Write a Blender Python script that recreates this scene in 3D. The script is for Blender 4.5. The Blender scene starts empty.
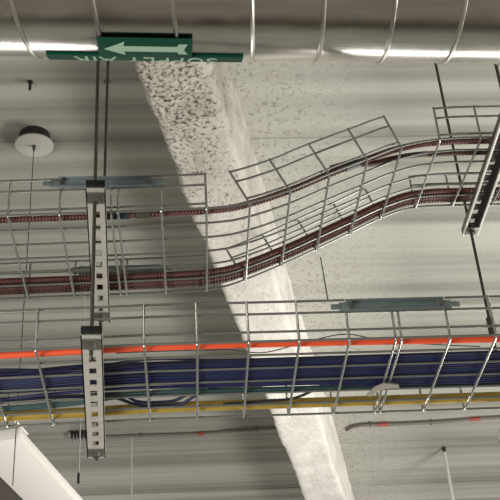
import bpy, bmesh, math, random
from mathutils import Vector, Matrix, noise
random.seed(7)
S = bpy.context.scene
C = S.collection
PI = math.pi

# ------------------------------------------------------------------ materials
def new_mat(name):
    m = bpy.data.materials.new(name); m.use_nodes = True
    nt = m.node_tree
    return m, nt, nt.nodes['Principled BSDF']

def lin(c):
    return tuple((v/12.92 if v <= .04045 else ((v+.055)/1.055)**2.4) for v in c) + (1,)

def mat(name, rgb, rough=.5, metal=0, var=.0, scale=20, bump=0, bscale=200, spec=.5):
    """principled material with a mottled colour and an optional fine bump, in object space"""
    m, nt, b = new_mat(name)
    N, L = nt.nodes, nt.links
    tc = N.new('ShaderNodeTexCoord')
    b.inputs['Roughness'].default_value = rough
    b.inputs['Metallic'].default_value = metal
    b.inputs['Specular IOR Level'].default_value = spec
    col = lin(rgb)
    n = N.new('ShaderNodeTexNoise'); n.inputs['Scale'].default_value = scale; n.inputs['Detail'].default_value = 5
    L.new(tc.outputs['Object'], n.inputs['Vector'])
    mx = N.new('ShaderNodeMix'); mx.data_type = 'RGBA'
    mx.inputs[6].default_value = tuple(max(0, c*(1-var)) for c in col[:3])+(1,)
    mx.inputs[7].default_value = tuple(min(1, c*(1+var)) for c in col[:3])+(1,)
    L.new(n.outputs['Fac'], mx.inputs[0]); L.new(mx.outputs[2], b.inputs['Base Color'])
    if bump:
        n2 = N.new('ShaderNodeTexNoise'); n2.inputs['Scale'].default_value = bscale; n2.inputs['Detail'].default_value = 6
        L.new(tc.outputs['Object'], n2.inputs['Vector'])
        bp = N.new('ShaderNodeBump'); bp.inputs['Strength'].default_value = bump; bp.inputs['Distance'].default_value = .004
        L.new(n2.outputs['Fac'], bp.inputs['Height']); L.new(bp.outputs['Normal'], b.inputs['Normal'])
    return m

def ramp(N, stops):
    r = N.new('ShaderNodeValToRGB'); e = r.color_ramp.elements
    e[0].position, e[0].color = stops[0][0], stops[0][1]
    e[1].position, e[1].color = stops[-1][0], stops[-1][1]
    for p, c in stops[1:-1]:
        k = e.new(p); k.color = c
    return r

BEAM_A = Vector((-.105, 2.423)); BEAM_DIR = (Vector((.686, 5.796))-Vector((-.105, 2.423))).normalized()
BEAM_N = Vector((BEAM_DIR.y, -BEAM_DIR.x))           # to the right of the beam
BEAM_W = .216
BEAM_ANG = math.atan2(BEAM_DIR.x, BEAM_DIR.y)

def ceiling_mat():
    m, nt, b = new_mat('sprayed_deck_paint')
    N, L = nt.nodes, nt.links
    b.inputs['Roughness'].default_value = .85; b.inputs['Specular IOR Level'].default_value = .25
    tc = N.new('ShaderNodeTexCoord')
    # broad cloudiness, streaked along the flutes
    mp = N.new('ShaderNodeMapping'); mp.inputs['Scale'].default_value = (.12, 5, 1)
    L.new(tc.outputs['Object'], mp.inputs['Vector'])
    n1 = N.new('ShaderNodeTexNoise'); n1.inputs['Scale'].default_value = 1.7; n1.inputs['Detail'].default_value = 6
    L.new(mp.outputs['Vector'], n1.inputs['Vector'])
    r1 = ramp(N, [(.36, lin((.445, .435, .405))), (.64, lin((.60, .59, .56)))])
    L.new(n1.outputs['Fac'], r1.inputs['Fac'])
    # speckled fireproofing overspray that fades away from the beam
    mp2 = N.new('ShaderNodeMapping'); mp2.vector_type = 'TEXTURE'
    mp2.inputs['Location'].default_value = (BEAM_A.x, BEAM_A.y, 0); mp2.inputs['Rotation'].default_value = (0, 0, -BEAM_ANG)
    L.new(tc.outputs['Object'], mp2.inputs['Vector'])
    sx = N.new('ShaderNodeSeparateXYZ'); L.new(mp2.outputs['Vector'], sx.inputs[0])
    mr = N.new('ShaderNodeMapRange'); mr.inputs['From Min'].default_value = .85; mr.inputs['From Max'].default_value = .25
    L.new(sx.outputs['X'], mr.inputs['Value'])
    n2 = N.new('ShaderNodeTexNoise'); n2.inputs['Scale'].default_value = 55; n2.inputs['Detail'].default_value = 8; n2.inputs['Roughness'].default_value = .75
    L.new(tc.outputs['Object'], n2.inputs['Vector'])
    r2 = ramp(N, [(.36, (0, 0, 0, 1)), (.48, (1, 1, 1, 1))]); L.new(n2.outputs['Fac'], r2.inputs['Fac'])
    inv = N.new('ShaderNodeMath'); inv.operation = 'SUBTRACT'; inv.inputs[0].default_value = 1; L.new(r2.outputs['Color'], inv.inputs[1])
    mul = N.new('ShaderNodeMath'); mul.operation = 'MULTIPLY'; L.new(inv.outputs[0], mul.inputs[0]); L.new(mr.outputs[0], mul.inputs[1])
    m2 = N.new('ShaderNodeMath'); m2.operation = 'MULTIPLY'; m2.inputs[1].default_value = .8; L.new(mul.outputs[0], m2.inputs[0])
    mx = N.new('ShaderNodeMix'); mx.data_type = 'RGBA'; L.new(m2.outputs[0], mx.inputs[0])
    mc = N.new('ShaderNodeMix'); mc.data_type = 'RGBA'
    mr3 = N.new('ShaderNodeMapRange'); mr3.inputs['From Min'].default_value = .75; mr3.inputs['From Max'].default_value = .30; mr3.inputs['To Max'].default_value = .75
    L.new(sx.outputs['X'], mr3.inputs['Value'])
    rgt = N.new('ShaderNodeMath'); rgt.operation = 'GREATER_THAN'; rgt.inputs[1].default_value = .1; L.new(sx.outputs['X'], rgt.inputs[0])
    mm = N.new('ShaderNodeMath'); mm.operation = 'MULTIPLY'; L.new(mr3.outputs[0], mm.inputs[0]); L.new(rgt.outputs[0], mm.inputs[1])
    L.new(mm.outputs[0], mc.inputs[0]); L.new(r1.outputs['Color'], mc.inputs[6]); mc.inputs[7].default_value = lin((.70, .69, .655))
    mul2 = N.new('ShaderNodeMath'); mul2.operation = 'MULTIPLY'; L.new(m2.outputs[0], mul2.inputs[0]); L.new(rgt.outputs[0], mul2.inputs[1]); L.new(mul2.outputs[0], mx.inputs[0])
    L.new(mc.outputs[2], mx.inputs[6]); mx.inputs[7].default_value = lin((.40, .385, .35))
    L.new(mx.outputs[2], b.inputs['Base Color'])
    n3 = N.new('ShaderNodeTexNoise'); n3.inputs['Scale'].default_value = 90; n3.inputs['Detail'].default_value = 8
    L.new(tc.outputs['Object'], n3.inputs['Vector'])
    bp = N.new('ShaderNodeBump'); bp.inputs['Strength'].default_value = .35; bp.inputs['Distance'].default_value = .008
    L.new(n3.outputs['Fac'], bp.inputs['Height']); L.new(bp.outputs['Normal'], b.inputs['Normal'])
    return m

def beam_mat():
    m, nt, b = new_mat('sprayed_fireproofing')
    N, L = nt.nodes, nt.links
    b.inputs['Roughness'].default_value = .95; b.inputs['Specular IOR Level'].default_value = .1
    tc = N.new('ShaderNodeTexCoord')
    n1 = N.new('ShaderNodeTexNoise'); n1.inputs['Scale'].default_value = 7; n1.inputs['Detail'].default_value = 8
    L.new(tc.outputs['Object'], n1.inputs['Vector'])
    r1 = ramp(N, [(.3, lin((.82, .795, .77))), (.68, lin((.92, .90, .88)))]); L.new(n1.outputs['Fac'], r1.inputs['Fac'])
    # dirty open pits on the near stretch, closing up further along (local y runs along the beam)
    n2 = N.new('ShaderNodeTexNoise'); n2.inputs['Scale'].default_value = 72; n2.inputs['Detail'].default_value = 5; n2.inputs['Roughness'].default_value = .65
    L.new(tc.outputs['Object'], n2.inputs['Vector'])
    n4 = N.new('ShaderNodeTexNoise'); n4.inputs['Scale'].default_value = 4; n4.inputs['Detail'].default_value = 3
    L.new(tc.outputs['Object'], n4.inputs['Vector'])
    sx = N.new('ShaderNodeSeparateXYZ'); L.new(tc.outputs['Object'], sx.inputs[0])
    mr = N.new('ShaderNodeMapRange'); mr.inputs['From Min'].default_value = -.1; mr.inputs['From Max'].default_value = 1.15
    mr.inputs['To Min'].default_value = -.01; mr.inputs['To Max'].default_value = .19
    L.new(sx.outputs['Y'], mr.inputs['Value'])
    mrx = N.new('ShaderNodeMapRange'); mrx.inputs['From Min'].default_value = BEAM_W-.05; mrx.inputs['From Max'].default_value = BEAM_W+.01
    mrx.inputs['To Min'].default_value = 0; mrx.inputs['To Max'].default_value = .09
    L.new(sx.outputs['X'], mrx.inputs['Value'])
    a = N.new('ShaderNodeMath'); a.operation = 'ADD'; L.new(n2.outputs['Fac'], a.inputs[0]); L.new(mr.outputs[0], a.inputs[1])
    a1 = N.new('ShaderNodeMath'); a1.operation = 'ADD'; L.new(a.outputs[0], a1.inputs[0]); L.new(mrx.outputs[0], a1.inputs[1])
    s = N.new('ShaderNodeMath'); s.operation = 'MULTIPLY_ADD'; s.inputs[1].default_value = -.22; L.new(n4.outputs['Fac'], s.inputs[0]); L.new(a1.outputs[0], s.inputs[2])
    r2 = ramp(N, [(.31, (1, 1, 1, 1)), (.38, (.5, .5, .5, 1)), (.47, (0, 0, 0, 1))]); L.new(s.outputs[0], r2.inputs['Fac'])
    mx = N.new('ShaderNodeMix'); mx.data_type = 'RGBA'; L.new(r2.outputs['Color'], mx.inputs[0])
    # near stretch dirtier and greyer; stronger light further along is painted in as paler colour
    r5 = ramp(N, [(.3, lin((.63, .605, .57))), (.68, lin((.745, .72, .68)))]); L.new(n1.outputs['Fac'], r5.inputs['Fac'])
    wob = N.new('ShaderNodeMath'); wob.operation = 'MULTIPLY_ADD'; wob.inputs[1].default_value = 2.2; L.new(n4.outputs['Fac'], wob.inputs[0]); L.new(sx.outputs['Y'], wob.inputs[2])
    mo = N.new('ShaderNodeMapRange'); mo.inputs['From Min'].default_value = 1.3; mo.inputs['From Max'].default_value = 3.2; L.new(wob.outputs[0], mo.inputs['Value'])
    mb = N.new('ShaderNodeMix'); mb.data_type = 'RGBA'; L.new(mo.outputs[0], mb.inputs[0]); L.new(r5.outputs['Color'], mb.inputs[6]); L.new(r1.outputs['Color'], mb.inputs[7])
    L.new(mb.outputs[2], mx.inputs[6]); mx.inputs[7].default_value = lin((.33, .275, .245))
    L.new(mx.outputs[2], b.inputs['Base Color'])
    bp = N.new('ShaderNodeBump'); bp.inputs['Strength'].default_value = .6; bp.inputs['Distance'].default_value = .012
    n3 = N.new('ShaderNodeTexNoise'); n3.inputs['Scale'].default_value = 38; n3.inputs['Detail'].default_value = 8
    L.new(tc.outputs['Object'], n3.inputs['Vector'])
    L.new(n3.outputs['Fac'], bp.inputs['Height']); L.new(bp.outputs['Normal'], b.inputs['Normal'])
    return m

def duct_mat():
    m, nt, b = new_mat('spiral_duct_steel')
    N, L = nt.nodes, nt.links
    b.inputs['Metallic'].default_value = 1
    tc = N.new('ShaderNodeTexCoord')
    mp = N.new('ShaderNodeMapping'); mp.inputs['Scale'].default_value = (1, 6, 6); L.new(tc.outputs['Object'], mp.inputs['Vector'])
    n = N.new('ShaderNodeTexNoise'); n.inputs['Scale'].default_value = 6; n.inputs['Detail'].default_value = 7; L.new(mp.outputs['Vector'], n.inputs['Vector'])
    r = ramp(N, [(.3, lin((.68, .66, .63))), (.7, lin((.76, .74, .71)))]); L.new(n.outputs['Fac'], r.inputs['Fac'])
    L.new(r.outputs['Color'], b.inputs['Base Color'])
    mr = N.new('ShaderNodeMapRange'); mr.inputs['To Min'].default_value = .15; mr.inputs['To Max'].default_value = .24
    L.new(n.outputs['Fac'], mr.inputs['Value']); L.new(mr.outputs[0], b.inputs['Roughness'])
    return m

M = {
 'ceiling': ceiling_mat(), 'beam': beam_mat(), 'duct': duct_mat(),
 'floor': mat('polished_concrete', (.70, .68, .65), .5, 0, .15, 3),
 'seam': mat('seam_steel', (.74, .72, .69), .3, 1, .05, 30),
 'wire': mat('galvanised_wire', (.50, .50, .485), .40, .6, .12, 60),
 'wire_bright': mat('bright_zinc_wire', (.66, .66, .645), .24, .8, .12, 60),
 'zinc': mat('blue_zinc_plate', (.50, .545, .55), .42, .55, .15, 40),
 'strut': mat('pregalvanised_strut', (.76, .74, .71), .45, .4, .18, 45),
 'strut_shaded': mat('strut_inside_shade', (.30, .29, .275), .5, .5, .15, 45),  # same zinc as the other struts, with the channel's inner shade painted in
 'nut': mat('zinc_nut', (.50, .48, .46), .45, .8, .2, 80),
 'rod': mat('threaded_rod_steel', (.36, .345, .32), .5, .75, .15, 90),
 'cap': mat('black_plastic', (.045, .045, .045), .5),
 'armour': mat('red_brown_armour', (.32, .155, .13), .5, .1, .3, 25),
 'armour_dark': mat('dark_brown_armour', (.25, .135, .115), .5, .1, .3, 25),
 'tape_blue': mat('blue_tape', (.15, .19, .24), .5, 0, .1, 40),
 'tape_teal': mat('dark_teal_tape', (.10, .17, .16), .5, 0, .1, 40),
 'tape_olive': mat('olive_tape', (.25, .24, .17), .5, 0, .1, 40),
 'orange': mat('orange_conduit_plastic', (.90, .33, .18), .45, 0, .05, 12),
 'yellow': mat('ochre_conduit_plastic', (.63, .52, .19), .5, 0, .08, 12),
 'blue': mat('navy_cable_jacket', (.05, .085, .27), .5, 0, .15, 8),
 'blue2': mat('deep_navy_cable_jacket', (.04, .06, .20), .5, 0, .15, 8),
 'teal': mat('teal_cable_jacket', (.165, .27, .275), .5, 0, .12, 10),
 'black': mat('dark_cable_jacket', (.10, .11, .14), .5, 0, .1, 10),
 'green': mat('green_vinyl', (.03, .25, .18), .8, 0, .06, 10, spec=.15),
 'print': mat('pale_print', (.60, .70, .62), .8, 0, .05, 20, spec=.2),
 'white': mat('white_powder_coat', (.93, .905, .885), .5, 0, .02, 4),
 'lumdark': mat('dark_grey_strip', (.32, .29, .28), .6),
 'canopy': mat('white_canopy_plastic', (.62, .60, .575), .6, 0, .02, 10),
 'dark': mat('dark_mount', (.13, .12, .115), .6),
 'cable_grey': mat('grey_steel_cable', (.36, .34, .32), .5, .5),
 'white_cord': mat('white_cord', (.74, .725, .70), .5),
 'conduit': mat('grey_conduit', (.40, .37, .34), .6, 0, .15, 30),
 'red': mat('red_sleeve', (.55, .22, .19), .5),
 'clip': mat('tan_grey_clip', (.56, .53, .49), .5, 0, .08, 30),
}

# ------------------------------------------------------------------ helpers
def obj(name, bm, m, parent=None, smooth=True):
    me = bpy.data.meshes.new(name); bm.normal_update(); bm.to_mesh(me); bm.free()
    if smooth:
        for p in me.polygons: p.use_smooth = True
        try: me.set_sharp_from_angle(angle=math.radians(40))
        except Exception: pass
    o = bpy.data.objects.new(name, me); C.objects.link(o)
    me.materials.append(m)
    if parent is not None:
        o.parent = parent
        o.matrix_parent_inverse = Matrix.Identity(4)
        root = parent
        off = Vector((0, 0, 0))
        while root is not None: off += root.location; root = root.parent
        me.transform(Matrix.Translation(-off))
    return o

def tag(o, label=None, cat=None, group=None, kind=None):
    for k, v in (('label', label), ('category', cat), ('group', group), ('kind', kind)):
        if v: o[k] = v
    return o

def thing(name, loc, label, cat, group=None):
    o = bpy.data.objects.new(name, None); C.objects.link(o); o.location = loc; o.empty_display_size = .05
    return tag(o, label, cat, group)

def single(name, bm, m, label, cat, group=None, origin=None):
    """a thing that is one mesh, its origin moved to where it is fixed"""
    if origin is None:
        v = min(bm.verts, key=lambda v: v.co.z).co; origin = v.copy()
    origin = Vector(origin)
    bmesh.ops.translate(bm, verts=bm.verts, vec=-origin)
    o = obj(name, bm, m); o.location = origin
    return tag(o, label, cat, group)

def box(bm, c, s, rot=None, bev=0):
    r = bmesh.ops.create_cube(bm, size=1)
    vs = r['verts']
    bmesh.ops.scale(bm, verts=vs, vec=s)
    if bev:
        es = list({e for v in vs for e in v.link_edges})
        q = bmesh.ops.bevel(bm, geom=es, offset=bev, segments=2, affect='EDGES', profile=.5)
        vs = list({v for f in q['faces'] for v in f.verts} | {v for v in vs if v.is_valid})
    if rot is not None: bmesh.ops.rotate(bm, verts=vs, cent=(0, 0, 0), matrix=rot)
    bmesh.ops.translate(bm, verts=vs, vec=c)
    return bm

def cyl(bm, p0, p1, r, n=20, r1=None):
    tube(bm, [Vector(p0), Vector(p1)], r, n, rads=[r, r if r1 is None else r1])
    return bm

def tube(bm, pts, r, n=8, rads=None, up=None):
    pts = [Vector(p) for p in pts]
    k = len(pts)
    T = [(pts[min(i+1, k-1)]-pts[max(i-1, 0)]).normalized() for i in range(k)]
    ref = Vector(up) if up else (Vector((0, 0, 1)) if abs(T[0].z) < .9 else Vector((1, 0, 0)))
    u = (ref - T[0]*ref.dot(T[0])).normalized()
    rings = []
    for i in range(k):
        u = (u - T[i]*u.dot(T[i])).normalized(); w = T[i].cross(u)
        rr = rads[i] if rads else r
        rings.append([bm.verts.new(pts[i] + (u*math.cos(2*PI*j/n) + w*math.sin(2*PI*j/n))*rr) for j in range(n)])
    for i in range(k-1):
        for j in range(n):
            bm.faces.new((rings[i][j], rings[i][(j+1) % n], rings[i+1][(j+1) % n], rings[i+1][j]))
    bm.faces.new(rings[0][::-1]); bm.faces.new(rings[-1])
    return bm

def rounded(pts, r=.006, seg=4):
    """polyline with its corners rounded"""
    pts = [Vector(p) for p in pts]; out = [pts[0]]
    for i in range(1, len(pts)-1):
        a, b, c = pts[i-1], pts[i], pts[i+1]
        d0, d1 = (a-b), (c-b)
        t = min(r, d0.length*.45, d1.length*.45)
        p0, p1 = b+d0.normalized()*t, b+d1.normalized()*t
        for s in range(seg+1):
            q = s/seg
            out.append(p0*(1-q)**2 + b*2*q*(1-q) + p1*q*q)
    out.append(pts[-1]); return out

def interp(tab, x):
    """smooth (monotone cubic) interpolation in a table of (x, value)"""
    n = len(tab)
    if x <= tab[0][0]: return tab[0][1]
    if x >= tab[-1][0]: return tab[-1][1]
    for i in range(n-1):
        if tab[i][0] <= x <= tab[i+1][0]: break
    def slope(k):
        if k == 0: return (tab[1][1]-tab[0][1])/(tab[1][0]-tab[0][0])
        if k == n-1: return (tab[-1][1]-tab[-2][1])/(tab[-1][0]-tab[-2][0])
        a = (tab[k][1]-tab[k-1][1])/(tab[k][0]-tab[k-1][0]); b = (tab[k+1][1]-tab[k][1])/(tab[k+1][0]-tab[k][0])
        return 0 if a*b <= 0 else 2*a*b/(a+b)
    x0, y0 = tab[i]; x1, y1 = tab[i+1]; h = x1-x0; t = (x-x0)/h
    m0, m1 = slope(i)*h, slope(i+1)*h
    return (2*t**3-3*t*t+1)*y0 + (t**3-2*t*t+t)*m0 + (-2*t**3+3*t*t)*y1 + (t**3-t*t)*m1

def frange(a, b, n):
    return [a+(b-a)*i/(n-1) for i in range(n)]

# ------------------------------------------------------------------ camera
cam_d = bpy.data.cameras.new('camera'); cam = bpy.data.objects.new('camera', cam_d); C.objects.link(cam)
cam_d.sensor_width = 36; cam_d.lens = 80.47; cam_d.clip_start = .05; cam_d.clip_end = 100
right = Vector((0.997, -0.044, -0.057)); down = Vector((-0.021, 0.572, -0.820)); fwd = Vector((0.068, 0.819, 0.569))
fwd.normalize(); right = (right - fwd*right.dot(fwd)).normalized(); down = fwd.cross(right)
R3 = Matrix((right, -down, -fwd)).transposed()
cam.matrix_world = Matrix.Translation((0, 0, 1.6)) @ R3.to_4x4()
S.camera = cam

# ------------------------------------------------------------------ setting: deck ceiling, floor
CZ = 4.30
def deck():
    bm = bmesh.new()
    prof = []; rnd = random.Random(4)
    y = -.6; z = 0
    while y < 8.6:
        w = rnd.uniform(.09, .24); prof += [(y, z), (y+w, z)]
        y += w
        if rnd.random() < .22: prof += [(y+.003, z+.004), (y+.006, z+.004)]; y += .009      # an open joint now and then
        else: y += .026
        z = rnd.uniform(-.0055, .0055)
    rows = []
    for x in (-3.2, 4.2):
        rows.append([bm.verts.new((x, a, CZ+b)) for a, b in prof])
    for i in range(len(prof)-1):
        bm.faces.new((rows[0][i], rows[0][i+1], rows[1][i+1], rows[1][i]))
    top = [[bm.verts.new((x, a, CZ+.16)) for a in (prof[0][0], prof[-1][0])] for x in (-3.2, 4.2)]
    bm.faces.new((top[0][0], top[1][0], top[1][1], top[0][1]))
    bm.faces.new((rows[0][0], rows[1][0], top[1][0], top[0][0])); bm.faces.new((rows[0][-1], top[0][1], top[1][1], rows[1][-1]))
    bm.faces.new(list(rows[0]) + [top[0][1], top[0][0]]); bm.faces.new(list(rows[1])[::-1] + [top[1][0], top[1][1]])
    bmesh.ops.recalc_face_normals(bm, faces=bm.faces)
    o = obj('ceiling', bm, M['ceiling'], smooth=False); o['kind'] = 'structure'
deck()
bm = bmesh.new(); box(bm, (.5, 4.0, -.05), (7.4, 9.2, .1)); o = obj('floor', bm, M['floor'], smooth=False); o['kind'] = 'structure'

# ------------------------------------------------------------------ fireproofed beam
def beam():
    bm = bmesh.new()
    L0, L1, H = -1.9, 4.9, .37
    rad = .022
    prof = []
    # lower half of the section: left side down, soffit across, right side up
    for t in frange(H, rad, 12): prof.append((0, t))
    for k in range(1, 5): a = k/4*PI/2; prof.append((rad-rad*math.cos(a), rad-rad*math.sin(a)))
    for t in frange(rad, BEAM_W-rad, 12)[1:]: prof.append((t, 0))
    for k in range(1, 5): a = k/4*PI/2; prof.append((BEAM_W-rad+rad*math.sin(a), rad-rad*math.cos(a)))
    for t in frange(rad, H, 12)[1:]: prof.append((BEAM_W, t))
    rows = []
    for s in frange(L0, L1, 340):
        row = []
        for (a, h) in prof:
            p = Vector((a, s, h))
            rough = .004 + .004*max(0, min(1, (1.1-s)/1.0))
            d = noise.noise(p*9)*.007 + noise.noise(p*34)*rough + noise.noise(p*2.1)*.010
            n = Vector((a-BEAM_W/2, 0, (h-.10)*.6 if h < .1 else 0)).normalized()
            row.append(bm.verts.new(p + n*d))
        rows.append(row)
    for i in range(len(rows)-1):
        for j in range(len(prof)-1):
            bm.faces.new((rows[i][j], rows[i][j+1], rows[i+1][j+1], rows[i+1][j]))
        bm.faces.new((rows[i][-1], rows[i][0], rows[i+1][0], rows[i+1][-1]))
    bm.faces.new(rows[0]); bm.faces.new(rows[-1][::-1])
    bmesh.ops.recalc_face_normals(bm, faces=bm.faces)
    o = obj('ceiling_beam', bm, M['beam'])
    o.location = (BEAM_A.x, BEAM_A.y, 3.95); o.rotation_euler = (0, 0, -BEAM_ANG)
    tag(o, 'rough off-white fireproofed beam running diagonally under the ceiling behind the trays', 'beam')
beam()

# ------------------------------------------------------------------ spiral duct with its marker labels
DR = .34; DE = math.radians(45.5); DYAW = .036
DNT = Vector((0, math.sin(DE), -math.cos(DE))); DNC = Vector((0, -math.cos(DE), -math.sin(DE)))
def dc(x): return Vector((x, 1.374+DYAW*x, 3.43))
def dpt(x, a, r=DR):
    a = math.radians(a); return dc(x) + (DNT*math.cos(a)+DNC*math.sin(a))*r

duct = thing('spiral_duct', dc(0)-Vector((0, 0, DR)), 'large round galvanised spiral air duct across the top with green supply air marker', 'duct')
X0, X1 = -3.0, 3.2
bm = bmesh.new(); n = 128
ra = [bm.verts.new(dpt(X0, 360*i/n)) for i in range(n)]; rb = [bm.verts.new(dpt(X1, 360*i/n)) for i in range(n)]
for i in range(n): bm.faces.new((ra[i], ra[(i+1) % n], rb[(i+1) % n], rb[i]))
bmesh.ops.recalc_face_normals(bm, faces=bm.faces)
obj('duct_shell', bm, M['duct'], duct)
PITCH = .1375
def seam_x(turn, a):                # the seam moves to smaller x as the angle grows towards the camera
    u = turn - a/360
    return .166 + u*(.1405 if u < 0 else .1285)
bm = bmesh.new(); pts = []
for t in range(-26, 26):
    for k in range(0, 48):
        a = 360 - k*7.5
        x = seam_x(t+1, a)
        if X0+.01 < x < X1-.01: pts.append(dpt(x, a, DR+.0005))
tube(bm, pts, .0042, 6, up=(0, 1, 0)); obj('lock_seam', bm, M['seam'], duct)

def duct_patch(x0, x1, a0, a1, r0=DR+.0004, r1=DR+.0050, nx=6, na=10):
    bm = bmesh.new()
    g = {}
    for k, r in enumerate((r0, r1)):
        for i in range(nx+1):
            for j in range(na+1):
                g[k, i, j] = bm.verts.new(dpt(x0+(x1-x0)*i/nx, a0+(a1-a0)*j/na, r))
    for k in (0, 1):
        for i in range(nx):
            for j in range(na):
                f = (g[k, i, j], g[k, i+1, j], g[k, i+1, j+1], g[k, i, j+1]); bm.faces.new(f if k else f[::-1])
    for i in range(nx):
        bm.faces.new((g[0, i, 0], g[0, i+1, 0], g[1, i+1, 0], g[1, i, 0])); bm.faces.new((g[1, i, na], g[1, i+1, na], g[0, i+1, na], g[0, i, na]))
    for j in range(na):
        bm.faces.new((g[1, 0, j], g[1, 0, j+1], g[0, 0, j+1], g[0, 0, j])); bm.faces.new((g[0, nx, j], g[0, nx, j+1], g[1, nx, j+1], g[1, nx, j]))
    bmesh.ops.recalc_face_normals(bm, faces=bm.faces)
    return bm
strip = obj('text_label', duct_patch(-.234, .142, -9, 14.5), M['green'], duct)
plate = obj('arrow_label', duct_patch(-.133, .043, 14.0, 29.8, DR+.0051, DR+.0060), M['green'], duct)
tag(strip, 'green strip reading SUPPLY AIR upside down'); tag(plate, 'green label with a pale arrow pointing left')

for x in (-1.25, 1.5):
    bm = bmesh.new(); c = dc(x)
    for sg in (-1, 1):
        box(bm, c+Vector((0, sg*.352, .45)), (.03, .002, .90))
    pts = [c+Vector((0, math.cos(PI*i/24)*.352, -math.sin(PI*i/24)*.352)) for i in range(25)]
    for p, q in zip(pts, pts[1:]):
        box(bm, (p+q)/2, (.03, (q-p).length, .002), Matrix.Rotation(math.atan2((q-p).z, (q-p).y), 3, 'X'))
    obj('hanger_strap', bm, M['seam'], duct, smooth=False)
def shape_on_duct(outline, r, name, m, parent, thick=.0008):
    """flat outline in (x, angle) laid on the curved duct face"""
    bm = bmesh.new()
    vs = [bm.verts.new((p[0], p[1]/100, 0)) for p in outline]
    bmesh.ops.triangulate(bm, faces=[bm.faces.new(vs)])
    for _ in range(2): bmesh.ops.subdivide_edges(bm, edges=bm.edges[:], cuts=1, use_grid_fill=True)
    q = bmesh.ops.extrude_face_region(bm, geom=bm.faces[:])
    ext = {v for v in q['geom'] if isinstance(v, bmesh.types.BMVert)}
    for v in bm.verts: v.co = dpt(v.co.x, v.co.y*100, r+(thick if v in ext else 0))
    bmesh.ops.recalc_face_normals(bm, faces=bm.faces)
    return obj(name, bm, m, parent)
shape_on_duct([(-.121, 22.0), (-.083, 27.4), (-.085, 24.3), (.014, 24.3), (.018, 26.2), (.034, 26.2), (.027, 22.2), (.034, 18.2), (.018, 18.2), (.014, 20.2), (-.085, 20.2), (-.083, 16.8)],
              DR+.0061, 'arrow', M['print'], plate)

def text_on_duct(body, xc, width, a_base, a_top, name, m, parent):
    cu = bpy.data.curves.new('t', 'FONT'); cu.body = body; cu.align_x = 'CENTER'; cu.size = 1; cu.space_character = 1.1; cu.resolution_u = 4
    to = bpy.data.objects.new('t', cu); C.objects.link(to)
    dg = bpy.context.evaluated_depsgraph_get(); dg.update()
    me = bpy.data.meshes.new_from_object(to.evaluated_get(dg))
    bm = bmesh.new(); bm.from_mesh(me)
    bpy.data.objects.remove(to); bpy.data.curves.remove(cu); bpy.data.meshes.remove(me)
    for _ in range(2):
        bmesh.ops.subdivide_edges(bm, edges=[e for e in bm.edges if e.calc_length() > .15], cuts=1)
        bmesh.ops.triangulate(bm, faces=bm.faces[:])
    xs = [v.co.x for v in bm.verts]; ys = [v.co.y for v in bm.verts]
    cx, w, y0, h = (min(xs)+max(xs))/2, max(xs)-min(xs), min(ys), max(ys)-min(ys)
    q = bmesh.ops.extrude_face_region(bm, geom=bm.faces[:])
    ext = {v for v in q['geom'] if isinstance(v, bmesh.types.BMVert)}
    for v in bm.verts:
        v.co = dpt(xc-(v.co.x-cx)/w*width, a_base+(a_top-a_base)*(v.co.y-y0)/h, DR+.0051+(.0007 if v in ext else 0))
    bmesh.ops.recalc_face_normals(bm, faces=bm.faces)
    return obj(name, bm, m, parent, smooth=False)
text_on_duct('SUPPLY AIR', -.046, .275, 13.0, .5, 'lettering', M['print'], strip)

# ------------------------------------------------------------------ wire basket trays
WR = .0027
# upper tray: straight, then climbing to a higher level on the right
TY0, TY1, TZ = 1.940, 2.268, 3.056
ZN = [(-2, -.045), (-.35, -.009), (.05, 0), (.12, .004), (.168, .014), (.259, .046), (.350, .090), (.440, .130), (.523, .166), (.600, .184), (.68, .190), (2, .193)]
ZF = [(-2, -.045), (-.35, -.009), (.05, 0), (.12, .010), (.175, .030), (.268, .072), (.352, .114), (.440, .160), (.525, .205), (.610, .236), (.68, .242), (2, .245)]
def tz(x, v):                                          # v = 0 near edge, 1 far edge
    return TZ + interp(ZN, x)*(1-v) + interp(ZF, x)*v
def tslope(x, v):
    return math.atan2(tz(x+.01, v)-tz(x-.01, v), .02)
TILT = [(0, .43), (.35, .40), (.523, .29), (1, .29)]
WALL = (.020, .072, .102)

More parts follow.
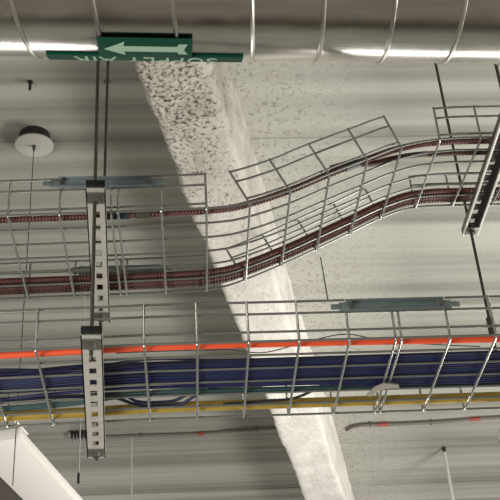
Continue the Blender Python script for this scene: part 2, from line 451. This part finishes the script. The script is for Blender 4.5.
def upper_tray():
    t = thing('cable_tray', (0, 2.104, TZ-.003), 'upper wire basket tray bending upwards to the right, carrying the red-brown armoured cables', 'cable tray')
    def wl(x, v, h):                                   # point on a side wall, square to the climbing floor
        a = interp(TILT, x) if .13 < x < .56 else 0
        return Vector((x-math.sin(a)*h, TY0+(TY1-TY0)*v, tz(x, v)+math.cos(a)*h))
    xs = [-1.46, -1.352, -1.244, -1.136, -1.028, -.920, -.812, -.70, -.592, -.470, -.352, -.243, -.133, -.118, -.025, .073, .168, .259, .350, .440, .523, .615, .712, .815, .92, 1.02, 1.126, 1.232, 1.338, 1.444, 1.55, 1.66]
    for x in xs:
        if x in (.168, .523): h = WALL[2]
        else: h = WALL[2]
        p = [wl(x, 0, h)] + [wl(x, 0, .012)] + [Vector((x+.004*v, TY0+(TY1-TY0)*v, tz(x, v))) for v in (0, .25, .5, .75, 1)] + [wl(x+.004, 1, .012), wl(x+.004, 1, h)]
        bm = tube(bmesh.new(), rounded(p, .008), WR, 8); obj('cross_wire', bm, M['wire_bright'], t)
    # floor wires
    for k in range(7):
        v = k/6
        p = [Vector((x, TY0+(TY1-TY0)*v, tz(x, v)+.0042)) for x in frange(-1.48, 1.68, 160)]
        obj('floor_wire', tube(bmesh.new(), p, WR*.95, 8), M['wire'], t)
    # side wires, cut away at the two bends
    for v, sg in ((0, 1), (1, -1)):
        for h in WALL:
            for x0, x1, n in ((-1.48, .075, 40), (.168, .523, 24), (.615, 1.68, 24)):
                p = [wl(x, v, h)+Vector((0, .0042*sg, 0)) for x in frange(x0, x1, n)]
                obj('side_wire', tube(bmesh.new(), p, WR*.95, 8), M['wire'], t)
    splice(t, -.265, -.030, TY0-.006, TZ+.075, -1)
    splice(t, -.247, -.020, TY1+.006, TZ+.074, 1)
    return t

def splice(parent, x0, x1, y, z, side):
    """pressed splice bar clipped over the top two side wires, bolted at both ends"""
    bm = bmesh.new(); xm = (x0+x1)/2; w = x1-x0
    box(bm, (xm, y, z), (w, .0022, .020), bev=.0006)
    box(bm, (xm, y-side*-.004*0+side*.004, z+.0115), (w*.86, .009, .0020), bev=.0005)
    box(bm, (xm, y+side*.004, z-.0115), (w*.86, .009, .0020), bev=.0005)
    for x in (x0-.006, x1+.006): box(bm, (x, y+side*.0005, z), (.022, .003, .012), bev=.001)
    for x in (x0+.022, x1-.022): box(bm, (x, y-side*.002*0+side*.0015, z), (.014, .004, .026), bev=.001)
    s = obj('splice_plate', bm, M['zinc'], parent)
    tag(s, 'bluish zinc splice plate')
    for x in (x0+.022, x1-.022):
        b = bmesh.new(); cyl(b, (x, y+side*.003, z), (x, y+side*.010, z), .006, 6); cyl(b, (x, y+side*.010, z), (x, y+side*.014, z), .003, 10)
        obj('bolt', b, M['nut'], s)
    return s

LY0, LY1, LZ = 1.911, 2.237, 2.703
def droop(x): return -.020*max(0, -.05-x)
def lower_tray():
    t = thing('cable_tray', (0, 2.074, LZ-.003), 'straight lower wire basket tray carrying the orange, blue and yellow cables', 'cable tray')
    xs = [-1.48, -1.38, -1.28, -1.18, -1.08, -.98, -.88, -.78, -.68, -.575, -.474, -.372, -.272, -.166, -.062, .042, .144, .244, .344, .437, .449, .547, .640, .74, .84, .94, 1.04, 1.14, 1.24, 1.34, 1.44, 1.54, 1.64]
    H = .098
    for x in xs:
        q = LZ+droop(x); p = [(x, LY0, q+H), (x, LY0, q), (x+.002, LY1, q), (x+.002, LY1, q+H)]
        obj('cross_wire', tube(bmesh.new(), rounded(p, .008), WR, 8), M['wire_bright'], t)
    for k in range(7):
        y = LY0+(LY1-LY0)*k/6
        obj('floor_wire', tube(bmesh.new(), [(x, y, LZ+.0042+droop(x)) for x in (-1.5, -.4, -.1, -.05, .0, .4, 1.66)], WR*.95, 8), M['wire'], t)
    for y, sg in ((LY0, 1), (LY1, -1)):
        for h in (.028, .070, .098):
            obj('side_wire', tube(bmesh.new(), [(x, y+.0042*sg, LZ+h+droop(x)) for x in (-1.5, -.4, -.1, -.05, .0, .4, 1.66)], WR*.95, 8), M['wire'], t)
    splice(t, .330, .560, LY0-.006, LZ+.076, -1)
    # folded joint clip under the pair of wires
    bm = bmesh.new()
    ol = [(.405, .222), (.418, .186), (.437, .168), (.468, .176), (.472, .190), (.445, .192), (.428, .200), (.418, .226)]
    vs = [bm.verts.new((a, LY0+b, LZ-.006)) for a, b in ol]
    f = bm.faces.new(vs); q = bmesh.ops.extrude_face_region(bm, geom=[f])
    for v in q['geom']:
        if isinstance(v, bmesh.types.BMVert): v.co.z -= .003
    bmesh.ops.recalc_face_normals(bm, faces=bm.faces)
    obj('joint_clip', bm, M['clip'], t, smooth=False)
    return t
upper_tray(); lower_tray()

# ------------------------------------------------------------------ slotted strut channels and threaded rods
def strut(p0, p1, label, near_nut=.03, far_nut=.03, open_down=True, H=.021, dark=False):
    """41 x 21 mm slotted channel, open side down or up, from p0 (near, capped) to p1 (far); p are on its bottom centre line"""
    p0, p1 = Vector(p0), Vector(p1); d = p1-p0; L = d.length
    yx = d.normalized(); xx = Vector((yx.y, -yx.x, 0)).normalized(); zx = xx.cross(yx)
    mw = Matrix((xx, yx, zx)).transposed().to_4x4(); mw.translation = p0
    t = thing('strut_channel', p0, label, 'strut channel', None)
    W, T = .041, .0025
    bm = bmesh.new()
    for s in (-1, 1):
        box(bm, (s*(W/2-T/2), L/2, H/2), (T, L, H))
        lw = .0045 if open_down else .0096
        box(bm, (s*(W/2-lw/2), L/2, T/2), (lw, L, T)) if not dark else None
        if not open_down: box(bm, (s*(W/2-.0090), L/2, .0048), (T*.8, L, .0096-T))
    # slotted back: two side strips plus bridges, leaving true slots of 14 x 27 mm every 50 mm
    for s in (-1, 1): box(bm, (s*(.007+(W/2-.007)/2), L/2, H-T/2), (W/2-.007, L, T))
    y = 0; k = 0
    while y < L:
        e = min(L, y+.023 if k else y+.032)
        box(bm, (0, (y+e)/2, H-T/2), (.0141, e-y, T)); y = e+.024; k += 1
    if not open_down:
        for v in bm.verts: v.co.z = H-v.co.z
        bmesh.ops.reverse_faces(bm, faces=bm.faces[:])
    bm.transform(mw); ch = obj('channel', bm, M['strut_shaded' if dark else 'strut'], t, smooth=False)
    if dark:  # channel colour carries painted-in shade, so the lips are separate in plain zinc
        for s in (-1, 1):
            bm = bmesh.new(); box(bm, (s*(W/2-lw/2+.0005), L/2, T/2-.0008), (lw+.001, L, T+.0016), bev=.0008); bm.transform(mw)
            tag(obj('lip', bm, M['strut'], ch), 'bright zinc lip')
    bm = bmesh.new(); box(bm, (0, -.003, H/2), (W-.001, .008, H-.006), bev=.002); bm.transform(mw)
    tag(obj('end_cap', bm, M['cap'], t), 'black plastic end cap')
    for yy in (near_nut, L-far_nut):
        bm = bmesh.new(); box(bm, (0, yy, -.0015), (.036, .036, .003), bev=.001)
        bm.transform(mw); obj('square_washer', bm, M['nut'], t)
        bm = bmesh.new(); cyl(bm, (0, yy, -.003), (0, yy, -.011), .0088, 6); bm.transform(mw); obj('hex_nut', bm, M['nut'], t)
    return t, mw
strut((-.158, 1.825, 3.030), (-.180, 2.357, 3.030), 'left slotted strut with black end cap carrying the upper tray', open_down=False)
strut((-.157, 1.815, 2.674), (-.185, 2.358, 2.674), 'left slotted strut with black end cap carrying the lower tray beneath the orange conduit', open_down=False)
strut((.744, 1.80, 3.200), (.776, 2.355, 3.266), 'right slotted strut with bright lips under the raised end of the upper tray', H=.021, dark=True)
strut((.735, 1.80, 2.677), (.764, 2.352, 2.677), 'strut at the right edge under the lower tray, only its far tip showing')

def rod(pts, label, nuts=(), ring=None):
    p0 = Vector(pts[-1])
    t = thing('threaded_rod', pts[0], label, 'threaded rod')
    bm = bmesh.new(); a, b = Vector(pts[0]), Vector(pts[1]); n = int((b-a).length/.002)
    q = [a.lerp(b, i/n) for i in range(n+1)]
    tube(bm, q, .004, 8, rads=[.0041 if i % 2 else .0035 for i in range(n+1)])
    obj('rod', bm, M['rod'], t)
    for z, l in nuts:
        c = a.lerp(b, (z-a.z)/(b.z-a.z)); bm = bmesh.new(); cyl(bm, c-Vector((0, 0, l/2)), c+Vector((0, 0, l/2)), .0085, 6); obj('coupling_nut', bm, M['rod'], t)
    bm = bmesh.new(); box(bm, b-Vector((0, 0, .004)), (.04, .04, .006), bev=.001); cyl(bm, b-Vector((0, 0, .03)), b, .011, 6); obj('ceiling_anchor', bm, M['rod'], t)
    if ring:
        c = a.lerp(b, (ring-a.z)/(b.z-a.z)); bm = bmesh.new()
        tube(bm, [c+Vector((math.cos(i/20*2*PI)*.009, 0, math.sin(i/20*2*PI)*.009)) for i in range(21)], .0022, 6); obj('ring', bm, M['nut'], t)
    return t
rod([(-.160, 1.856, 2.655), (-.166, 1.856, CZ)], 'left rod of the near pair above the left struts')
rod([(-.182, 2.329, 2.655), (-.174, 2.329, CZ)], 'left rod with a small ring, just right of another rod', ring=3.805)
rod([(.768, 2.316, 2.655), (.766, 2.316, CZ)], 'long leaning rod through the far end of the right strut with a coupling nut', nuts=((2.965, .05),))
rod([(.739, 1.830, 2.655), (.752, 1.830, CZ)], 'right rod at the frame edge, through the near end of the right strut')

# ------------------------------------------------------------------ armoured cables in the upper tray
def armour(bm, path, r):
    L = sum((path[i+1]-path[i]).length for i in range(len(path)-1))
    n = int(L/.0018); out = []; acc = 0; i = 0; seg = (path[1]-path[0]).length
    for k in range(n+1):
        s = L*k/n
        while i < len(path)-2 and acc+seg < s: acc += seg; i += 1; seg = (path[i+1]-path[i]).length
        out.append(path[i].lerp(path[i+1], min(1, (s-acc)/max(seg, 1e-6))))
    tube(bm, out, r, 9, rads=[r*(1+.10*math.cos(2*PI*k/4)) for k in range(n+1)])
    return bm
def tray_path(yoff, lift, x0=-1.46, x1=1.66, n=200):
    out = []
    for x in frange(x0, x1, n):
        yo = interp(yoff, x) if isinstance(yoff, list) else yoff
        lf = interp(lift, x) if isinstance(lift, list) else lift
        out.append(Vector((x, TY0+yo, tz(x, yo/(TY1-TY0))+.0068+lf)))
    return out
def armoured(yoff, lift, r, m, label, group=None, x0=-1.46, x1=1.66, tapes=()):
    path = tray_path(yoff, r*1.1+lift if not isinstance(lift, list) else [(a, b+r*1.1) for a, b in lift], x0, x1)
    t = thing('armoured_cable', path[0], label, 'armoured cable', group)
    obj('armour', armour(bmesh.new(), path, r), m, t)
    for a, b, tm in tapes:
        q = [p for p in path if a <= p.x <= b]
        tag(obj('tape_wrap', tube(bmesh.new(), q, r*1.2, 12), M[tm], t), {'tape_blue': 'blue tape', 'tape_teal': 'dark teal tape', 'tape_olive': 'olive tape'}[tm])
    return t
armoured([(-.7, .030), (.0, .028), (.15, .022), (.25, .018), (.42, .018), (.55, .026), (.7, .032), (1, .032)], 0, .0078, M['armour'], 'single red-brown armoured cable with blue tape along near edge of the upper tray',
         tapes=((-.145, -.090, 'tape_blue'), (-.090, -.045, 'tape_olive'), (.385, .435, 'tape_teal')))
armoured([(.36, .020), (.41, .029), (.45, .044), (.54, .064), (.66, .082), (1, .082)], [(.30, .0170), (.40, .0165), (.45, .004), (.48, 0), (1, 0)], .0066, M['armour_dark'],
         'dark brown armoured cable leaving the bend rightwards, just below the taped cable', x0=.36)
bun = 'armoured cables bundled along the far edge of the upper tray'
for yo, lf, mm in ((.268, 0, 'armour'), (.284, 0, 'armour_dark'), (.2995, 0, 'armour'), (.315, 0, 'armour_dark')):
    armoured(yo, lf, .0070, M[mm], 'red-brown armoured cable in the tight bundle along the far edge of the upper tray', bun)

# ------------------------------------------------------------------ contents of the lower tray
LB = LZ + .0068                                          # top of the floor wires
def cable(name, tab, r, m, label, cat, group=None, lift=0, x0=-1.48, x1=1.64, n=116, ns=10, wob=0, seed=0):
    pts = []
    for x in frange(x0, x1, n):
        y = interp(tab, x); l = interp(lift, x) if isinstance(lift, list) else lift
        w = noise.noise(Vector((x*3.2, seed*7.3, 0)))*wob
        pts.append(Vector((x, LY0+y+w, LB+r+l+droop(x))))
    return single(name, tube(bmesh.new(), pts, r, ns), M[m], label, cat, group, origin=pts[0]-Vector((0, 0, r)))

cable('conduit', [(-.7, .034), (-.345, .033), (-.11, .029), (.09, .027), (.29, .028), (.66, .033), (1, .035)], .0066, 'orange', 'bright orange conduit along the near edge of the lower tray', 'conduit')
cable('conduit', [(-.7, .304), (-.385, .306), (-.212, .306), (-.124, .302), (.095, .298), (.316, .298), (1, .298)], .0112, 'yellow', 'ochre yellow conduit along the far edge of the lower tray', 'conduit')

top = [(-.7, .134), (-.359, .131), (-.236, .116), (-.113, .096), (.09, .092), (.254, .091), (.461, .084), (1, .084)]
bot = [(-.7, .184), (-.366, .184), (-.242, .184), (-.117, .178), (.092, .183), (.263, .186), (.482, .196), (1, .198)]
rb_ = .0034; blab = 'navy data cable packed in the thick bundle down the middle of the lower tray'; bgrp = 'navy data cables in the lower tray bundle'
nlow = 14
for k in range(nlow):
    f = k/(nlow-1)
    tab = [(x, interp(top, x)*(1-f)+interp(bot, x)*f) for x in frange(-.7, 1, 40)]
    # the squeezed left stretch lets every other cable ride up on its neighbours
    lift = [(-.7, .0095 if k % 2 else 0), (-.25, .0095 if k % 2 else 0), (-.06, .0 if not k % 2 else .004), (.1, 0), (1, 0)]
    cable('data_cable', tab, rb_, 'blue' if k % 3 else 'blue2', blab, 'cable', bgrp, lift=lift, wob=.0004, seed=k)
for k in range(8):
    f = k/7
    tab = [(x, (interp(top, x)+interp([(-.7, .004), (-.25, .006), (-.05, .028), (1, .030)], x))*(1-f)+(interp(bot, x)-.002)*f) for x in frange(-.7, 1, 40)]
    cable('data_cable', tab, rb_, 'blue2' if k % 2 else 'blue', blab, 'cable', bgrp, lift=.0168+(k%2)*.0075, wob=.0006, seed=30+k)

cable('data_cable', [(-.7, .082), (-.352, .085), (-.274, .094), (-.204, .102), (-.112, .078), (-.052, .068), (.0, .070), (.06, .081), (.12, .083), (.3, .082), (1, .076)], .0032, 'blue2', 'thin stray navy cable above the blue bundle, bowing away near the left strut', 'cable')
cable('data_cable', [(-.7, .222), (-.369, .211), (-.275, .199), (-.201, .193), (-.117, .188), (.0, .190), (.09, .191), (.263, .193), (.45, .206), (1, .208)], .0032, 'blue', 'stray navy cable leaving the bundle towards the lower left', 'cable')
cable('data_cable', [(-.7, .250), (-.24, .236), (-.180, .240), (-.125, .244), (-.065, .276), (-.004, .276), (.05, .243), (.093, .224), (.124, .205), (.17, .199), (.263, .201), (.45, .214), (1, .216)], .0036, 'blue2', 'dark navy cable sagging in a loop below the teal cables beside lower left strut', 'cable', lift=[(-.7, .011), (-.24, .0115), (-.15, .0115), (-.10, 0), (.01, 0), (.05, .0115), (.10, .0155), (.2, .0155), (1, .0155)])
cable('data_cable', [(-.175, .232), (-.125, .232), (-.085, .255), (-.055, .263), (-.010, .261), (.045, .231), (.093, .207), (.135, .188)], .0034, 'blue2', 'short navy cable looping up over the teal cables just inside the sagging navy loop', 'cable', lift=[(-.175, .012), (-.12, .012), (-.085, .002), (-.02, .002), (.03, .0115), (.07, .016), (.135, .016)], x0=-.175, x1=.135, n=30)
cable('data_cable', [(.10, .276), (.148, .272), (.247, .262), (.309, .237), (.339, .225), (.38, .216)], .0030, 'black', 'thin black cable rising from the yellow conduit to the blue bundle, right of the beam', 'cable', lift=[(.1, 0), (.24, .0), (.29, .008), (.34, .024), (.38, .024)], x0=.10, x1=.38, n=30)
cable('data_cable', [(-.7, .268), (-.377, .262), (-.27, .255), (-.174, .240), (-.12, .226), (-.035, .222), (.05, .216), (.114, .2165), (.264, .2165), (.372, .220), (.481, .226), (1, .228)], .0048, 'teal', 'thicker teal cable between the blue bundle and the yellow conduit', 'cable')
cable('data_cable', [(-.7, .250), (-.377, .2495), (-.27, .243), (-.174, .229), (-.12, .2155), (-.035, .212), (.05, .206), (.114, .2065), (.264, .207), (.372, .211), (.481, .216), (1, .219)], .0036, 'teal', 'thinner teal cable lying against the thicker teal one on its near side', 'cable', lift=[(-.7, 0), (.0, 0), (.06, .007), (1, .007)])

cable('loose_wire', [(-.12, .052), (1, .052)], .0013, 'cable_grey', 'thin grey loose wire weaving just below the orange conduit', 'wire', lift=[(-.12, .010), (.09, .010), (.17, 0), (.24, .015), (.348, .038), (.417, .021), (.538, .007), (.62, 0)], x0=-.12, x1=.62, n=50, ns=6)

# ------------------------------------------------------------------ hanging lamp on the left, cords and ceiling fittings
lum_z = 3.158
A0 = Vector((-.4985, 3.25)); LD = (Vector((-.341, 3.768))-Vector((-.491, 3.180))).normalized(); LN = Vector((-LD.y, LD.x)); LW = .172; LL = 2.2
lamp = thing('pendant_lamp', (A0.x, A0.y, lum_z), 'long white linear pendant lamp at lower left with cable and round ceiling canopy', 'pendant lamp')
def lp(s, w, z): q = A0+LD*s+LN*w; return Vector((q.x, q.y, z))
ang = math.atan2(LD.y, LD.x); Rz = Matrix.Rotation(ang, 3, 'Z')
bm = bmesh.new(); box(bm, lp(LL/2, LW/2, lum_z+.020), (LL, LW, .032), Rz, bev=.003); obj('housing', bm, M['white'], lamp)
bm = bmesh.new(); box(bm, lp(LL/2+.02, LW+.075, lum_z+.020), (LL-.04, .148, .030), Rz, bev=.003); tag(obj('side_strip', bm, M['lumdark'], lamp), 'dark grey strip beside the white housing')  # dark grey strip along the left side of the white housing
bm = bmesh.new(); box(bm, lp(LL/2, LW/2, lum_z+.002), (LL-.006, LW-.006, .004), Rz, bev=.001); obj('diffuser', bm, M['white'], lamp)
cp = Vector((-.495, 3.126, CZ))
DROP = .040
bm = bmesh.new(); cyl(bm, cp-Vector((0, 0, DROP-.002)), cp+Vector((0, 0, .03)), .056, 40); tag(obj('mounting_base', bm, M['dark'], lamp), 'dark mounting base')
bm = bmesh.new(); c0 = cp-Vector((0, 0, DROP))
tube(bm, [c0, c0-Vector((0, 0, .003)), c0-Vector((0, 0, .008)), c0-Vector((0, 0, .010))], .07, 48, rads=[.0655, .069, .069, .0655]); bmesh.ops.rotate(bm, verts=bm.verts, cent=c0, matrix=Matrix.Rotation(math.radians(4), 3, 'X')); can = obj('canopy', bm, M['canopy'], lamp)
bm = bmesh.new(); cyl(bm, c0-Vector((0, 0, .011)), c0-Vector((0, 0, .034)), .0075, 14, r1=.003); obj('strain_relief', bm, M['cable_grey'], can)
bm = bmesh.new(); tube(bm, [c0-Vector((0, 0, .03)), Vector((-.4905, 3.126, 3.22)), Vector((-.4885, 3.126, 2.945))], .0016, 8); obj('suspension_cable', bm, M['cable_grey'], lamp)
bm = bmesh.new(); box(bm, Vector((-.4895, 3.19, lum_z+.012)), (.13, .008, .006), Rz, bev=.002); obj('cable_gripper', bm, M['white'], lamp)
e = Vector((-.355, 3.74, 0))
bm = bmesh.new(); tube(bm, [e+Vector((0, 0, lum_z+.05)), e+Vector((0, 0, CZ+.02))], .0028, 8); tag(obj('suspension_cable', bm, M['white_cord'], lamp), 'whitish suspension cable')
bm = bmesh.new(); cyl(bm, e+Vector((0, 0, lum_z+.05)), e+Vector((0, 0, lum_z+.09)), .0045, 10); obj('cable_gripper', bm, M['dark'], lamp)

bm = bmesh.new(); cyl(bm, (-.478, 2.842, CZ+.03), (-.478, 2.842, CZ-.040), .005, 8); cyl(bm, (-.478, 2.842, CZ-.006), (-.478, 2.842, CZ+.004), .010, 6)
single('anchor_bolt', bm, M['dark'], 'tiny dark bolt end sticking out of the ceiling above the round canopy', 'bolt', origin=(-.478, 2.842, CZ))

t = thing('hanging_stem', (1.541, 5.936, CZ), 'white stem hanging from a small dark ceiling cup at the lower right', 'hanging stem')
bm = bmesh.new(); cyl(bm, (1.541, 5.936, CZ+.03), (1.541, 5.936, CZ-.035), .013, 20, r1=.010); obj('ceiling_cup', bm, M['dark'], t)
bm = bmesh.new(); cyl(bm, (1.541, 5.936, CZ-.035), (1.549, 5.936, 3.45), .0105, 14); obj('stem', bm, M['white_cord'], t)

bm = bmesh.new(); a, b = Vector((-.253, 5.629, CZ+.03)), Vector((-.250, 5.629, 3.3)); n = 120
tube(bm, [a.lerp(b, i/n) for i in range(n+1)], .004, 8, rads=[.0048 if i % 2 else .0028 for i in range(n+1)])
single('ball_chain', bm, M['white_cord'], 'thin whitish chain hanging from the ceiling between the lower left strut and the beam', 'chain', origin=(-.253, 5.629, CZ))

bm = bmesh.new(); tube(bm, [(.357, 2.24, 3.13), (.340, 2.12, 3.01), (.318, 1.965, 2.85), (.311, 1.9155, 2.800)], .0014, 8)
single('tie_wire', bm, M['cable_grey'], 'thin grey tie wire between the climbing upper tray and the lower tray', 'wire')

# pipes clipped along the ceiling far behind
def ceiling_pipe(pts, label, sleeves, clips, end_box=None, rad=.0095):
    t = thing('ceiling_pipe', pts[0], label, 'pipe')
    obj('pipe', tube(bmesh.new(), rounded(pts, .05, 6), rad, 12), M['conduit'], t)
    P = [Vector(p) for p in pts]
    def at(x):
        for a, b in zip(P, P[1:]):
            if min(a.x, b.x) <= x <= max(a.x, b.x): return a.lerp(b, (x-a.x)/(b.x-a.x)), (b-a).normalized()
    for x, l in sleeves:
        c, d = at(x); bm = bmesh.new(); cyl(bm, c-d*l/2, c+d*l/2, rad+.0025, 14); tag(obj('sleeve', bm, M['red'], t), 'red sleeve')
    for x in clips:
        c, d = at(x); bm = bmesh.new(); tube(bm, [c+Vector((0, math.cos(i/12*2*PI)*(rad+.003), math.sin(i/12*2*PI)*(rad+.003))) for i in range(13)], .0035, 6)
        cyl(bm, c+Vector((0, 0, rad+.003)), (c.x, c.y, CZ+.03), .006, 8); obj('pipe_clip', bm, M['conduit'], t)
    if end_box is not None:
        bm = bmesh.new(); bx, by = end_box
        for i in range(6): box(bm, (bx-.045+i*.018, by, CZ-.020), (.010, .05, .040), bev=.002)
        box(bm, (bx, by, CZ-.004), (.12, .06, .010), bev=.002); obj('end_bracket', bm, M['dark'], t)
    return t
ceiling_pipe([(-.49, 5.61, CZ-.02), (-.31, 5.614, CZ-.02), (.12, 5.615, CZ-.02), (.535, 5.571, CZ-.02), (.66, 5.56, CZ-.02)], 'thin dark pipe on the ceiling left of the beam, starting at a ribbed bracket', ((.125, .03),), (.43, -.2), (-.53, 5.59))
ceiling_pipe([(.935, 5.63, CZ-.02), (.96, 5.59, CZ-.02), (1.02, 5.572, CZ-.02), (1.23, 5.576, CZ-.02), (1.45, 5.567, CZ-.02), (1.67, 5.541, CZ-.02), (3.4, 5.45, CZ-.02)], 'thin grey pipe with two red sleeves along the ceiling right of the beam', ((1.13, .06), (1.64, .06)), (1.06, 1.4))

# ------------------------------------------------------------------ light
W = bpy.data.worlds.new('room_ambient'); S.world = W; W.use_nodes = True
W.node_tree.nodes['Background'].inputs['Color'].default_value = lin((.80, .80, .75))
W.node_tree.nodes['Background'].inputs['Strength'].default_value = .65

def area(name, loc, target, sx, sy, power, col=(1, .995, .935)):
    d = bpy.data.lights.new(name, 'AREA'); d.shape = 'RECTANGLE'; d.size = sx; d.size_y = sy; d.energy = power; d.color = col
    o = bpy.data.objects.new(name, d); C.objects.link(o); o.location = loc
    o.rotation_euler = (Vector(target)-Vector(loc)).to_track_quat('-Z', 'Y').to_euler()
    return o
# rows of luminaires in the room beyond, and uplight on the right
area('luminaire_row_right', (2.7, 3.6, 1.7), (1.7, 3.4, 4.3), 2.0, .8, 180)
area('luminaire_row_far', (2.5, 8.2, 3.95), (.7, 1.7, 3.2), 2.8, .30, 62)
area('luminaire_row_left', (-1.5, 8.2, 3.75), (-.4, 1.7, 3.2), 1.6, .30, 55)
area('added_fill_below', (-1.9, .6, 1.3), (-.1, 2.3, 2.8), 1.6, 1.0, 82)  # unseen fill, added low on the left to lift the trays and lamp

S.view_settings.view_transform = 'Standard'; S.view_settings.look = 'None'; S.view_settings.gamma = 1
S.view_settings.exposure = -.22
